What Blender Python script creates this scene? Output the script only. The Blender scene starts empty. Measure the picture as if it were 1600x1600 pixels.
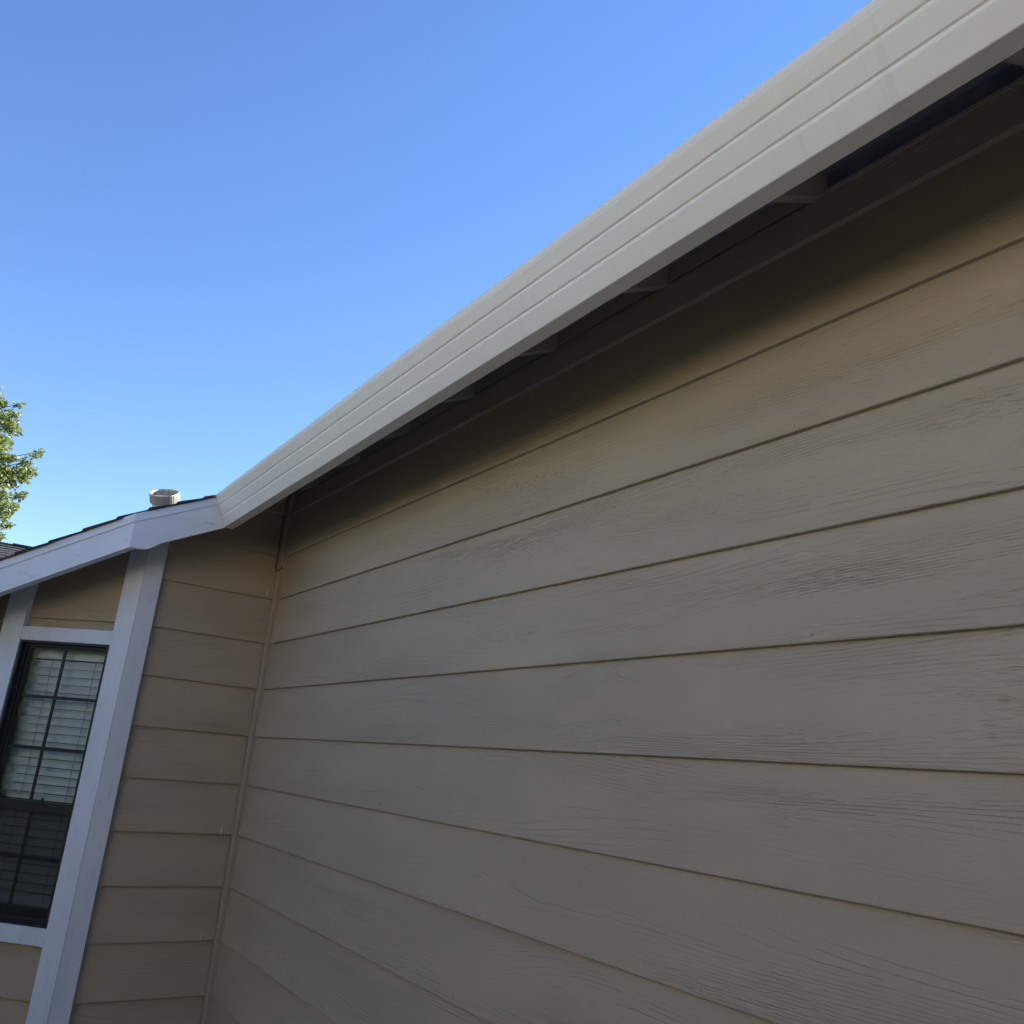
import bpy, bmesh, math, random
from mathutils import Vector, Matrix
random.seed(7)
E = 0.28          # one siding course (11 inches) in metres; the house is laid out in courses
GZ = -11.55       # ground level in courses below the top course line
C = bpy.context.scene.collection
SC = bpy.context.scene

# ------------------------------------------------------------------ camera
yaw, pit, rol = 2.5600246, 0.29706187, 0.08772421
fw = Vector((math.cos(pit)*math.cos(yaw), math.cos(pit)*math.sin(yaw), math.sin(pit)))
rt = fw.cross(Vector((0, 0, 1))).normalized(); up = rt.cross(fw)
r2 = math.cos(rol)*rt + math.sin(rol)*up
u2 = -math.sin(rol)*rt + math.cos(rol)*up
cam = bpy.data.cameras.new('camera'); co = bpy.data.objects.new('camera', cam); C.objects.link(co)
M = Matrix((r2, u2, -fw)).transposed().to_4x4()
M.translation = Vector((18.7912*E, -6.18436*E, -5.281844*E))
co.matrix_world = M
cam.sensor_width = 36.0; cam.lens = 36.0*1326.87/1600.0
cam.clip_start = 0.05; cam.clip_end = 3000
SC.camera = co

# ------------------------------------------------------------------ world and sun
SUN_AZ, SUN_EL = math.radians(92), math.radians(31)
w = bpy.data.worlds.new('World'); SC.world = w; w.use_nodes = True
nt = w.node_tree; nt.nodes.clear()
sky = nt.nodes.new('ShaderNodeTexSky'); sky.sky_type = 'NISHITA'; sky.sun_disc = False
sky.sun_elevation = SUN_EL; sky.sun_rotation = math.pi/2 - SUN_AZ
sky.altitude = 300; sky.air_density = 1.0; sky.dust_density = 0.0; sky.ozone_density = 2.0
bg = nt.nodes.new('ShaderNodeBackground'); bg.inputs[1].default_value = 0.094
wo = nt.nodes.new('ShaderNodeOutputWorld')
hs = nt.nodes.new('ShaderNodeHueSaturation'); hs.inputs['Saturation'].default_value = 1.17; hs.inputs['Hue'].default_value = 0.51
nt.links.new(sky.outputs[0], hs.inputs['Color']); nt.links.new(hs.outputs[0], bg.inputs[0]); nt.links.new(bg.outputs[0], wo.inputs[0])
sl = bpy.data.lights.new('sun', 'SUN'); sl.energy = 5.0; sl.angle = math.radians(0.53); sl.color = (1.0, 0.93, 0.82)
so = bpy.data.objects.new('sun', sl); C.objects.link(so)
sd = Vector((math.cos(SUN_EL)*math.cos(SUN_AZ), math.cos(SUN_EL)*math.sin(SUN_AZ), math.sin(SUN_EL)))
so.rotation_euler = sd.to_track_quat('Z', 'Y').to_euler()
SC.view_settings.view_transform = 'Standard'; SC.view_settings.look = 'None'
SC.view_settings.gamma = 1.0; SC.view_settings.use_curve_mapping = False
SC.view_settings.exposure = 1.60

# ------------------------------------------------------------------ materials
def mat(name, col, rough=0.6, spec=0.5, metal=0.0):
    m = bpy.data.materials.new(name); m.use_nodes = True
    b = m.node_tree.nodes['Principled BSDF']
    b.inputs['Base Color'].default_value = (*col, 1); b.inputs['Roughness'].default_value = rough
    b.inputs['Specular IOR Level'].default_value = spec; b.inputs['Metallic'].default_value = metal
    return m, m.node_tree, b
def nd(t, typ, **kw):
    n = t.nodes.new(typ)
    for k, v in kw.items():
        if k in n.inputs.keys(): n.inputs[k].default_value = v
        else: setattr(n, k, v)
    return n
def mapped(t, scale, rnd=True, world=False):
    tc = nd(t, 'ShaderNodeTexCoord'); src = tc.outputs['Object']
    if world:
        src = nd(t, 'ShaderNodeNewGeometry').outputs['Position']
    if rnd:
        oi = nd(t, 'ShaderNodeObjectInfo'); mu = nd(t, 'ShaderNodeMath', operation='MULTIPLY'); mu.inputs[1].default_value = 57.0
        t.links.new(oi.outputs['Random'], mu.inputs[0])
        ad = nd(t, 'ShaderNodeVectorMath', operation='ADD'); t.links.new(src, ad.inputs[0]); t.links.new(mu.outputs[0], ad.inputs[1]); src = ad.outputs[0]
    mp = nd(t, 'ShaderNodeMapping'); mp.inputs['Scale'].default_value = scale
    t.links.new(src, mp.inputs[0]); return mp.outputs[0]
def noise(t, vec, scale=1.0, detail=3.0, rough=0.5, dist=0.0):
    n = nd(t, 'ShaderNodeTexNoise'); n.inputs['Scale'].default_value = scale; n.inputs['Detail'].default_value = detail
    n.inputs['Roughness'].default_value = rough; n.inputs['Distortion'].default_value = dist
    t.links.new(vec, n.inputs['Vector']); return n.outputs['Fac']
def mth(t, op, a, b=None, clamp=False):
    n = nd(t, 'ShaderNodeMath', operation=op); n.use_clamp = clamp
    for i, v in enumerate((a, b)):
        if v is None: continue
        if isinstance(v, (int, float)): n.inputs[i].default_value = v
        else: t.links.new(v, n.inputs[i])
    return n.outputs[0]
def mixc(t, f, a, b):
    n = nd(t, 'ShaderNodeMix', data_type='RGBA')
    if isinstance(f, (int, float)): n.inputs[0].default_value = f
    else: t.links.new(f, n.inputs[0])
    for i, v in ((6, a), (7, b)):
        if isinstance(v, tuple): n.inputs[i].default_value = (*v, 1)
        else: t.links.new(v, n.inputs[i])
    return n.outputs[2]
def ramp(t, v, lo, hi):
    n = nd(t, 'ShaderNodeMapRange'); n.inputs[1].default_value = lo; n.inputs[2].default_value = hi
    n.interpolation_type = 'SMOOTHSTEP'; t.links.new(v, n.inputs[0]); return n.outputs[0]
def bump(t, b, h, dist, strength=1.0, prev=None):
    n = nd(t, 'ShaderNodeBump'); n.inputs['Distance'].default_value = dist; n.inputs['Strength'].default_value = strength
    t.links.new(h, n.inputs['Height'])
    if prev is not None: t.links.new(prev, n.inputs['Normal'])
    t.links.new(n.outputs[0], b.inputs['Normal']); return n.outputs[0]

def siding_material(name, base, long_axis):
    """embossed wood grain hardboard; long_axis 0 = grain along local x, 1 = along local y"""
    m, t, b = mat(name, base, 0.55, 0.35)
    def sc(l, z): return (l, l, z) if long_axis == 0 else (l, l, z)
    # cathedral contours
    big = noise(t, mapped(t, sc(0.42, 3.4)), 1.0, 1.5, 0.4)
    wob = noise(t, mapped(t, sc(11.0, 45.0)), 1.0, 2.0, 0.6)
    sep = nd(t, 'ShaderNodeSeparateXYZ'); t.links.new(mapped(t, (1, 1, 1)), sep.inputs[0])
    ph = mth(t, 'ADD', mth(t, 'MULTIPLY', sep.outputs[2], 420.0), mth(t, 'MULTIPLY', big, 260.0))
    ph = mth(t, 'ADD', ph, mth(t, 'MULTIPLY', wob, 3.2))
    rings = mth(t, 'SINE', ph)
    groove = ramp(t, rings, 0.55, 1.0)                      # narrow raised / cut line per ring
    maskn = noise(t, mapped(t, sc(0.9, 9.0)), 1.0, 3.0, 0.55)
    mask = ramp(t, maskn, 0.36, 0.74)
    brk = ramp(t, noise(t, mapped(t, sc(9.0, 120.0)), 1.0, 2.0, 0.5), 0.36, 0.50)
    g1 = mth(t, 'MULTIPLY', mth(t, 'MULTIPLY', groove, mask), brk)
    fine = noise(t, mapped(t, sc(30.0, 460.0)), 1.0, 3.0, 0.65)
    dash = ramp(t, fine, 0.54, 0.72)
    dmask = ramp(t, noise(t, mapped(t, sc(1.4, 8.0)), 1.0, 2.0, 0.5), 0.35, 0.80)
    g2 = mth(t, 'MULTIPLY', dash, dmask)
    tiny = noise(t, mapped(t, sc(120.0, 420.0)), 1.0, 3.0, 0.6)
    h = mth(t, 'ADD', mth(t, 'MULTIPLY', g1, -1.0), mth(t, 'MULTIPLY', g2, -0.6))
    h = mth(t, 'ADD', h, mth(t, 'MULTIPLY', tiny, 0.6))
    bump(t, b, h, 0.0020, 1.0)
    # paint: blotches, shade painted into the grain cuts, chalking
    bl = noise(t, mapped(t, (0.9, 0.9, 2.5), world=True), 1.0, 4.0, 0.6)
    c = mixc(t, ramp(t, bl, 0.3, 0.7), tuple(v*0.93 for v in base), tuple(v*1.06 for v in base))
    c = mixc(t, mth(t, 'MULTIPLY', mth(t, 'ADD', g1, mth(t, 'MULTIPLY', g2, .7), True), 0.03), c, tuple(v*0.45 for v in base))
    sp = ramp(t, noise(t, mapped(t, (60, 60, 60), world=True), 1.0, 2.0, 0.5), 0.73, 0.80)
    c = mixc(t, mth(t, 'MULTIPLY', sp, 0.25), c, tuple(v*0.6 for v in base))
    t.links.new(c, b.inputs['Base Color'])
    return m

TAUPE = (0.435, 0.358, 0.258)
m_side = siding_material('taupe_siding_paint', TAUPE, 0)
m_trimtaupe, t, b = mat('taupe_trim_paint', TAUPE, 0.55, 0.35)
bump(t, b, noise(t, mapped(t, (30, 30, 6)), 1.0, 3.0), 0.001)
m_lip, t, b = mat('raw_board_edge', tuple(v*.55 for v in TAUPE), 0.8, 0.1)

m_white, t, b = mat('white_trim_paint', (0.70, 0.72, 0.76), 0.5, 0.4)
n1 = noise(t, mapped(t, (5, 5, 1.2)), 1.0, 4.0, 0.6); n2 = noise(t, mapped(t, (90, 90, 14)), 1.0, 3.0, 0.6)
c = mixc(t, ramp(t, n1, 0.35, 0.72), (0.75, 0.785, 0.85), (0.67, 0.71, 0.78))
c = mixc(t, mth(t, 'MULTIPLY', ramp(t, n2, 0.58, 0.72), 0.35), c, (0.42, 0.43, 0.46))
t.links.new(c, b.inputs['Base Color']); bump(t, b, n2, 0.0012, 0.7)
m_fascia, t, b = mat('white_fascia_paint', (0.70, 0.72, 0.76), 0.5, 0.4)
n1 = noise(t, mapped(t, (4, 1.2, 4)), 1.0, 4.0, 0.6); n2 = noise(t, mapped(t, (80, 12, 80)), 1.0, 3.0, 0.6)
c = mixc(t, ramp(t, n1, 0.35, 0.72), (0.76, 0.785, 0.84), (0.69, 0.72, 0.78))
n3 = noise(t, mapped(t, (14, 5, 22)), 1.0, 5.0, 0.75)
c = mixc(t, mth(t, 'MULTIPLY', ramp(t, n3, 0.61, 0.66), 0.45), c, (0.36, 0.36, 0.38))
t.links.new(c, b.inputs['Base Color']); bump(t, b, n2, 0.0012, 0.6)

m_gut, t, b = mat('cream_enamel_gutter', (0.60, 0.555, 0.50), 0.36, 0.5)
st = noise(t, mapped(t, (26, 1.0, 1.4), rnd=False), 1.0, 5.0, 0.7)
bl = noise(t, mapped(t, (1.6, 3, 6), rnd=False), 1.0, 3.0, 0.6)
c = mixc(t, ramp(t, bl, 0.3, 0.7), (0.87, 0.825, 0.76), (0.84, 0.79, 0.72))
c = mixc(t, mth(t, 'MULTIPLY', ramp(t, st, 0.55, 0.78), 0.16), c, (0.40, 0.35, 0.28))
t.links.new(c, b.inputs['Base Color'])
t.links.new(mth(t, 'ADD', mth(t, 'MULTIPLY', bl, 0.2), 0.28), b.inputs['Roughness'])
bump(t, b, noise(t, mapped(t, (1.2, 4, 4), rnd=False), 1.0, 2.0), 0.004, 0.5)

m_wood, t, b = mat('brown_painted_rafter', (0.17, 0.125, 0.095), 0.7, 0.2)
n1 = noise(t, mapped(t, (60, 5, 60)), 1.0, 4.0, 0.6)
t.links.new(mixc(t, n1, (0.54, 0.45, 0.39), (0.43, 0.36, 0.31)), b.inputs['Base Color']); bump(t, b, n1, 0.001)
m_wood2, t, b = mat('brown_eave_fascia', (0.30, 0.25, 0.21), 0.7, 0.2)
m_deck, t, b = mat('roof_sheathing', (0.34, 0.31, 0.32), 0.8, 0.2)
m_screen_v, t, b = mat('dark_vent_mesh', (0.020, 0.020, 0.026), 0.6, 0.3)
wv = nd(t, 'ShaderNodeTexWave'); wv.inputs['Scale'].default_value = 60; t.links.new(mapped(t, (1, 1, 1), rnd=False), wv.inputs[0])
wv2 = nd(t, 'ShaderNodeTexWave', bands_direction='Z'); wv2.inputs['Scale'].default_value = 60; t.links.new(mapped(t, (1, 1, 1), rnd=False), wv2.inputs[0])
mx = mth(t, 'MAXIMUM', wv.outputs['Fac'], wv2.outputs['Fac'])
t.links.new(mixc(t, ramp(t, mx, 0.75, 0.95), (0.26, 0.25, 0.30), (0.42, 0.40, 0.47)), b.inputs['Base Color']); bump(t, b, mx, 0.001)
m_bronze, t, b = mat('dark_bronze_aluminium', (0.018, 0.018, 0.022), 0.38, 0.5)
n1 = noise(t, mapped(t, (20, 20, 20)), 1.0, 3.0)
t.links.new(mixc(t, n1, (0.014, 0.014, 0.018), (0.028, 0.027, 0.030)), b.inputs['Base Color'])
m_slat, t, b = mat('white_blind_slat', (0.74, 0.76, 0.74), 0.45, 0.4)
n1 = noise(t, mapped(t, (4, 4, 30)), 1.0, 3.0)
t.links.new(mixc(t, n1, (0.77, 0.83, 0.90), (0.71, 0.78, 0.86)), b.inputs['Base Color'])  # blue of the skylight mixed into the white slat colour
m_room, t, b = mat('dim_room_wall', (0.35, 0.33, 0.30), 0.8, 0.1)
m_cord, t, b = mat('ladder_cord', (0.35, 0.36, 0.36), 0.8, 0.1)
m_cable, t, b = mat('black_cable_sheath', (0.035, 0.03, 0.03), 0.5, 0.4)
m_caulk, t, b = mat('old_caulk', (0.34, 0.30, 0.25), 0.7, 0.2)
m_fleck, t, b = mat('white_paint_fleck', (0.6, 0.6, 0.6), 0.6, 0.2)
m_metal, t, b = mat('galvanised_metal', (0.55, 0.53, 0.50), 0.42, 0.5, 0.55)
n1 = noise(t, mapped(t, (12, 12, 12)), 1.0, 4.0)
t.links.new(mixc(t, n1, (0.62, 0.60, 0.57), (0.42, 0.38, 0.34)), b.inputs['Base Color'])
m_pipe, t, b = mat('tan_painted_pipe', (0.62, 0.55, 0.45), 0.5, 0.4)
m_shing, t, b = mat('charcoal_shingle', (0.05, 0.05, 0.055), 0.9, 0.2)
n1 = noise(t, mapped(t, (300, 300, 300)), 1.0, 2.0); n2 = noise(t, mapped(t, (2, 6, 6)), 1.0, 3.0)
c = mixc(t, ramp(t, n1, 0.35, 0.7), (0.035, 0.036, 0.042), (0.085, 0.083, 0.088)); c = mixc(t, mth(t, 'MULTIPLY', n2, 0.5), c, (0.05, 0.045, 0.042))
t.links.new(c, b.inputs['Base Color']); bump(t, b, n1, 0.002)
m_stucco, t, b = mat('beige_stucco', (0.40, 0.35, 0.28), 0.85, 0.2); bump(t, b, noise(t, mapped(t, (60, 60, 60)), 1.0, 4.0), 0.004)
m_conc, t, b = mat('grey_concrete', (0.58, 0.55, 0.52), 0.85, 0.2); bump(t, b, noise(t, mapped(t, (40, 40, 40)), 1.0, 4.0), 0.003)
m_ground, t, b = mat('dry_lawn', (0.12, 0.12, 0.06), 0.95, 0.1)
n1 = noise(t, mapped(t, (.3, .3, .3), rnd=False), 1.0, 5.0, 0.7); n2 = noise(t, mapped(t, (25, 25, 25), rnd=False), 1.0, 5.0, 0.7)
c = mixc(t, ramp(t, n1, 0.35, 0.65), (0.16, 0.15, 0.075), (0.36, 0.30, 0.20)); c = mixc(t, mth(t, 'MULTIPLY', n2, 0.5), c, (0.10, 0.095, 0.05))
t.links.new(c, b.inputs['Base Color']); bump(t, b, n2, 0.02)
m_bark, t, b = mat('grey_brown_bark', (0.11, 0.085, 0.065), 0.9, 0.1); bump(t, b, noise(t, mapped(t, (20, 20, 4)), 1.0, 4.0), 0.02)

def leaf_material(name, a, bb):
    m, t, b = mat(name, a, 0.45, 0.5)
    g = nd(t, 'ShaderNodeNewGeometry')
    c = mixc(t, g.outputs['Random Per Island'], a, bb)
    t.links.new(c, b.inputs['Base Color'])
    tr = nd(t, 'ShaderNodeBsdfTranslucent'); t.links.new(mixc(t, 0.4, c, (0.34, 0.40, 0.08)), tr.inputs[0])
    ms = nd(t, 'ShaderNodeMixShader'); ms.inputs[0].default_value = 0.42
    o = t.nodes['Material Output']
    t.links.new(b.outputs[0], ms.inputs[1]); t.links.new(tr.outputs[0], ms.inputs[2]); t.links.new(ms.outputs[0], o.inputs[0])
    return m
m_leaf = leaf_material('light_green_leaf', (0.09, 0.15, 0.035), (0.26, 0.30, 0.11))

def glass_material(name, tint, rough=0.0):
    m = bpy.data.materials.new(name); m.use_nodes = True; t = m.node_tree; t.nodes.clear()
    o = nd(t, 'ShaderNodeOutputMaterial'); tr = nd(t, 'ShaderNodeBsdfTransparent'); tr.inputs[0].default_value = (*tint, 1)
    gl = nd(t, 'ShaderNodeBsdfGlossy'); gl.inputs['Roughness'].default_value = rough; gl.inputs[0].default_value = (1, 1, 1, 1)
    fr = nd(t, 'ShaderNodeFresnel'); fr.inputs[0].default_value = 1.5
    ms = nd(t, 'ShaderNodeMixShader'); f = mth(t, 'MULTIPLY', fr.outputs[0], 0.45, True)
    t.links.new(f, ms.inputs[0]); t.links.new(tr.outputs[0], ms.inputs[1]); t.links.new(gl.outputs[0], ms.inputs[2]); t.links.new(ms.outputs[0], o.inputs[0])
    return m
m_glass = glass_material('window_glass', (0.95, 0.98, 0.98))
m_mesh = bpy.data.materials.new('insect_screen_mesh'); m_mesh.use_nodes = True; t = m_mesh.node_tree
b = t.nodes['Principled BSDF']; b.inputs['Base Color'].default_value = (0.02, 0.02, 0.024, 1); b.inputs['Roughness'].default_value = 0.6
tr = nd(t, 'ShaderNodeBsdfTransparent'); ms = nd(t, 'ShaderNodeMixShader'); ms.inputs[0].default_value = 0.38
t.links.new(tr.outputs[0], ms.inputs[1]); t.links.new(b.outputs[0], ms.inputs[2]); t.links.new(ms.outputs[0], t.nodes['Material Output'].inputs[0])

# ------------------------------------------------------------------ mesh helpers (course units in, metres out)
def mesh_of(name, verts, faces, m, smooth=False, scale=E):
    me = bpy.data.meshes.new(name)
    me.from_pydata([tuple(c*scale for c in v) for v in verts], [], faces)
    bm = bmesh.new(); bm.from_mesh(me); bmesh.ops.recalc_face_normals(bm, faces=bm.faces); bm.to_mesh(me); bm.free()
    if isinstance(m, (list, tuple)):
        for q in m: me.materials.append(q)
    else: me.materials.append(m)
    if smooth:
        for p in me.polygons: p.use_smooth = True
    return me
def link(name, me, parent=None, loc=(0, 0, 0)):
    o = bpy.data.objects.new(name, me); C.objects.link(o); o.location = tuple(c*E for c in loc)
    if parent is not None: o.parent = parent
    return o
def empty(name, loc=(0, 0, 0), parent=None, rz=0.0):
    o = bpy.data.objects.new(name, None); C.objects.link(o); o.location = tuple(c*E for c in loc); o.rotation_euler.z = rz
    if parent is not None: o.parent = parent
    return o
def tag(o, label, cat, group=None):
    o['label'] = label; o['category'] = cat
    if group: o['group'] = group
def extrude(poly, axis, a, b):
    """poly of 2-D points extruded along axis from a to b; returns verts, faces"""
    n = len(poly); V = []
    for s in (a, b):
        for (p, q) in poly:
            V.append((s, p, q) if axis == 'x' else (p, s, q) if axis == 'y' else (p, q, s))
    F = [tuple(range(n)), tuple(range(n, 2*n))] + [(i, (i+1) % n, n+(i+1) % n, n+i) for i in range(n)]
    return V, F
def box(x0, x1, y0, y1, z0, z1):
    return extrude([(x0, y0), (x1, y0), (x1, y1), (x0, y1)], 'z', z0, z1)
def bev(me, w, seg=2):
    bm = bmesh.new(); bm.from_mesh(me)
    bmesh.ops.bevel(bm, geom=[e for e in bm.edges], offset=w*E, segments=seg, profile=0.5, affect='EDGES')
    bm.to_mesh(me); bm.free(); return me
def merge(parts):
    V = []; F = []
    for v, f in parts:
        k = len(V); V += list(v); F += [tuple(i+k for i in q) for q in f]
    return V, F
def tube(pts, r, seg=8):
    V = []; F = []
    P = [Vector(p) for p in pts]
    for i, p in enumerate(P):
        d = (P[min(i+1, len(P)-1)] - P[max(i-1, 0)]).normalized()
        a = d.orthogonal().normalized() if i == 0 else (a - d*a.dot(d)).normalized()
        bb = d.cross(a); rr = r[i] if isinstance(r, (list, tuple)) else r
        for k in range(seg):
            t = 2*math.pi*k/seg; V.append(tuple(p + a*math.cos(t)*rr + bb*math.sin(t)*rr))
    for i in range(len(P)-1):
        for k in range(seg):
            F.append((i*seg+k, i*seg+(k+1) % seg, (i+1)*seg+(k+1) % seg, (i+1)*seg+k))
    F.append(tuple(range(seg))); F.append(tuple(range((len(P)-1)*seg, len(P)*seg)))
    return V, F

def bz(x, y): return -0.985 + 0.49*(y+3.40) + 0.055*(x-1.0)      # bay roof plane (top of rake)
def clip(me, zoff, gap=0.085):
    bm = bmesh.new(); bm.from_mesh(me)
    no = Vector((-0.055, -0.49, 1.0)).normalized(); p = Vector((1.0, -3.40, -0.985-gap-zoff))*E
    r = bmesh.ops.bisect_plane(bm, geom=bm.verts[:]+bm.edges[:]+bm.faces[:], dist=1e-6, plane_co=p, plane_no=no, clear_outer=True)
    ed = [e for e in r['geom_cut'] if isinstance(e, bmesh.types.BMEdge)]
    if ed: bmesh.ops.holes_fill(bm, edges=ed)
    bm.to_mesh(me); bm.free(); return me
# ------------------------------------------------------------------ ground
g = link('ground', mesh_of('ground', [(-4000, -4000, GZ), (4000, -4000, GZ), (4000, 4000, GZ), (-4000, 4000, GZ)], [(0, 1, 2, 3)], m_ground)); g['kind'] = 'structure'
V, F = box(0.6, 34, -8.5, -0.4, GZ-0.3, GZ+0.03)
g = link('side_path', mesh_of('side_path', V, F, m_conc)); g['kind'] = 'structure'

# ------------------------------------------------------------------ the house
house = empty('house', (0, 0, GZ))
tag(house, 'taupe lap-sided house with cream gutter, white-trimmed angled bay and dark shingle roof', 'house')
HZ = -GZ       # children of the house are placed with z + HZ
def L(name, me, parent, loc=(0, 0, 0)):
    base = parent
    z = loc[2] + (HZ if parent is house else 0)
    return link(name, me, parent, (loc[0], loc[1], z))

TH = 0.062     # board thickness
def board_profile(h=1.0, lap=0.07):
    # (outward, z): outward 0 is the lip plane, positive goes into the wall
    k = h+lap
    return [(0.006, 0.0), (0.0, 0.008), (0.0, 0.02), (TH*h*0.98, k), (TH*h*0.98+TH, k), (TH, 0.0)]
# main wall: plane y = 0, outside is -y
V, F = box(0.02, 30, 0.12, 0.55, 0, 12.25+0)
wall_main = L('wall', mesh_of('wall', [(v[0], v[1], v[2]) for v in V], F, m_trimtaupe), house, (0, 0, GZ+0.0))
wall_main['label'] = 'long taupe wall of wide lap boards under the gutter'
def wl(name, me, parent, z): return link(name, me, parent, (0, 0, z-GZ))
BR = {}
def main_board(x0, x1, h):
    key = (x0, x1, round(h, 3))
    if key not in BR:
        V, F = extrude(board_profile(h), 'x', x0, x1)
        BR[key] = mesh_of('siding_board', V, F, m_side)
    return BR[key]
joints = [17.3, 22.1, 19.2, 26.0, 18.3, 23.5, 20.6, 27.0, 18.9, 24.4, 21.3, 19.9]
for k in range(0, 12):
    h = 1.0 if k else 0.40
    z = -k if k else 0.0
    if k: 
        for (a, bq) in ((0.12, joints[k]), (joints[k]+0.012, 30)):
            wl('siding_board', main_board(a, bq, 1.0), wall_main, z)
    else:
        V, F = extrude([(-0.018, 0.0), (-0.018, 0.012), (-0.012, 0.385), (0.09, 0.385), (0.09, 0.0)], 'x', 0.14, 30)
        o = wl('frieze_board', mesh_of('frieze_board', V, F, m_side), wall_main, 0.0); o['label'] = 'top board under the rafters'
V, F = box(0.0, 30.1, 0.06, 0.6, GZ-0.5, -11.05)
L('foundation', mesh_of('foundation', V, F, m_conc), house)

# nail heads (slightly sunken and painted over)
V, F = tube([(0, 0.004, 0), (0, -0.010, 0)], 0.018, 10)
me_nail = mesh_of('nail_head', V, F, m_trimtaupe)
for (x, z) in ((14.06, -1.94), (14.2, -3.93), (14.75, -5.93), (9.6, -2.93), (8.2, -1.95), (5.0, -3.9), (11.4, -4.94), (4.1, -6.9), (9.0, -7.93), (13.0, -6.95), (6.4, -5.9)):
    off = TH*(z-math.floor(z))
    link('nail_head', me_nail, wall_main, (x, off, z-GZ))

# inside corner post
V, F = box(-0.10, 0.14, -0.078, 0.14, -11.1, 0.60)
me = bev(clip(mesh_of('corner_post', V, F, m_trimtaupe), 0), 0.008)
L('corner_post', me, house)
def bead(x, y, seed):
    rr = random.Random(seed); pts = []; rad = []
    for i in range(150):
        z0 = -11 + i*0.076
        pts.append((x+rr.uniform(-.003, .003), y+rr.uniform(-.003, .003), z0)); rad.append(0.008+0.010*rr.random()**3)
    return tube(pts, rad, 6)
for q_ in ((0.142, -0.03, 1), (0.006, -0.081, 2)):
    V, F = bead(*q_); L('caulk_bead', mesh_of('caulk_bead', V, F, m_caulk, True), house)

# return wall: plane x = 0, outside is +x
V, F = box(-0.55, -0.12, -2.75, 0.0, 0, 11.55+0.40)
wall_ret = L('wall', clip(mesh_of('wall', V, F, m_trimtaupe), GZ), house, (0, 0, GZ))
wall_ret['label'] = 'short return wall between the inside corner and the white bay trim'
V, F = extrude([(-p, q) for p, q in board_profile(1.0)], 'y', -2.53, -0.09)
me_rb = mesh_of('siding_board', V, F, m_side)
for k in range(0, 12): wl('siding_board', clip(me_rb.copy(), -k) if k < 3 else me_rb, wall_ret, -k)
V, F = tube([(-0.004, 0, 0), (0.010, 0, 0)], 0.018, 10)
me_nail2 = mesh_of('nail_head', V, F, m_trimtaupe)
for (y, z) in ((-0.4, -1.9), (-1.5, -2.92), (-2.2, -5.92), (-0.5, -7.93), (-1.7, -8.9)):
    link('nail_head', me_nail2, wall_ret, (-TH*(z-math.floor(z)), y, z-GZ))
me_fl = []
for s in range(3):
    V, F = extrude([(-0.012, -0.05), (0.010, -0.045), (0.016, 0.03), (0.004, 0.06), (-0.014, 0.02)], 'x', -0.02, 0.004)
    me_fl.append(mesh_of('paint_fleck', [(v[0]+.01, v[1]*(.9-.2*s), v[2]*(1.2+.3*s)) for v in V], F, m_fleck))
for i, (y, z) in enumerate(((-0.22, -1.88), (-0.32, -6.91), (-0.36, -8.93))):
    link('paint_fleck', me_fl[i], wall_ret, (-0.012, y, z-GZ))

# ------------------------------------------------------------------ bay wall, turned 45 degrees: local s along the wall, n outward
K = Vector((0.10, -2.87, 0)); DS = Vector((-1, -1, 0)).normalized(); NN = Vector((1, -1, 0)).normalized()
def bay(s, n, z): v = K + DS*s + NN*n; return (v.x, v.y, z)
def bay_poly(V): return [bay(*v) for v in V]
def bbox(s0, s1, n0, n1, z0, z1):
    V, F = box(s0, s1, n0, n1, z0, z1); return bay_poly(V), F
WS0, WS1, WZ0, WZ1 = 0.455, 2.53, -8.765, -3.485      # window opening
m_parts = [bbox(0.05, WS0-0.0, -0.6, -0.22, -11.1, -0.95), bbox(WS1, 3.0, -0.6, -0.22, -11.1, -1.6), bbox(WS0, WS1, -0.6, -0.22, -11.1, WZ0), bbox(WS0, WS1, -0.6, -0.22, WZ1, -1.05)]
V, F = merge(m_parts); wall_bay = L('wall', clip(mesh_of('wall', [(v[0], v[1], v[2]-GZ) for v in V], F, m_trimtaupe), GZ), house, (0, 0, GZ))
wall_bay['label'] = 'angled bay wall around the dark framed window'
# boards above and below the window
def bay_board(s0, s1, k, zlo=None, zhi=None, top_slope=None):
    pr = board_profile(1.0)
    poly = [(-0.10-p, q-k) for p, q in pr]
    if zhi is not None:                      # cut level at zhi
        f = (zhi+k)/1.07
        poly = [(-0.106, -k), (-0.10, -k+.008), (-0.10, -k+.02), (-0.10-TH*.98*f, zhi), (-0.10-TH*.98*f-TH, zhi), (-0.10-TH, -k)]
    if zlo is not None:
        f = (zlo+k)/1.07
        poly = [(-0.10-TH*.98*f, zlo), (-0.10-TH*.98, -k+1.07), (-0.10-TH*1.98, -k+1.07), (-0.10-TH*.98*f-TH, zlo)]
    V = [(s, n, z) for s in (s0, s1) for n, z in poly]; nn = len(poly)
    F = [tuple(range(nn)), tuple(range(nn, 2*nn))] + [(i, (i+1) % nn, nn+(i+1) % nn, nn+i) for i in range(nn)]
    return clip(mesh_of('siding_board', bay_poly(V), F, m_side), 0)
for k in (2, 3): wl('siding_board', bay_board(0.40, 2.56, k), wall_bay, 0.0)
wl('siding_board', bay_board(0.40, 2.56, 4, zlo=-3.25), wall_bay, 0.0)
wl('siding_board', bay_board(0.40, 2.56, 10, zhi=-9.02), wall_bay, 0.0)
wl('siding_board', bay_board(0.40, 2.56, 11), wall_bay, 0.0)

# white corner trims and window casing (trim faces are at n = 0)
def trim(name, V, F, m=None, bv=0.006):
    return L(name, bev(clip(mesh_of(name, V, F, m or m_white), 0), bv), house)
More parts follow.
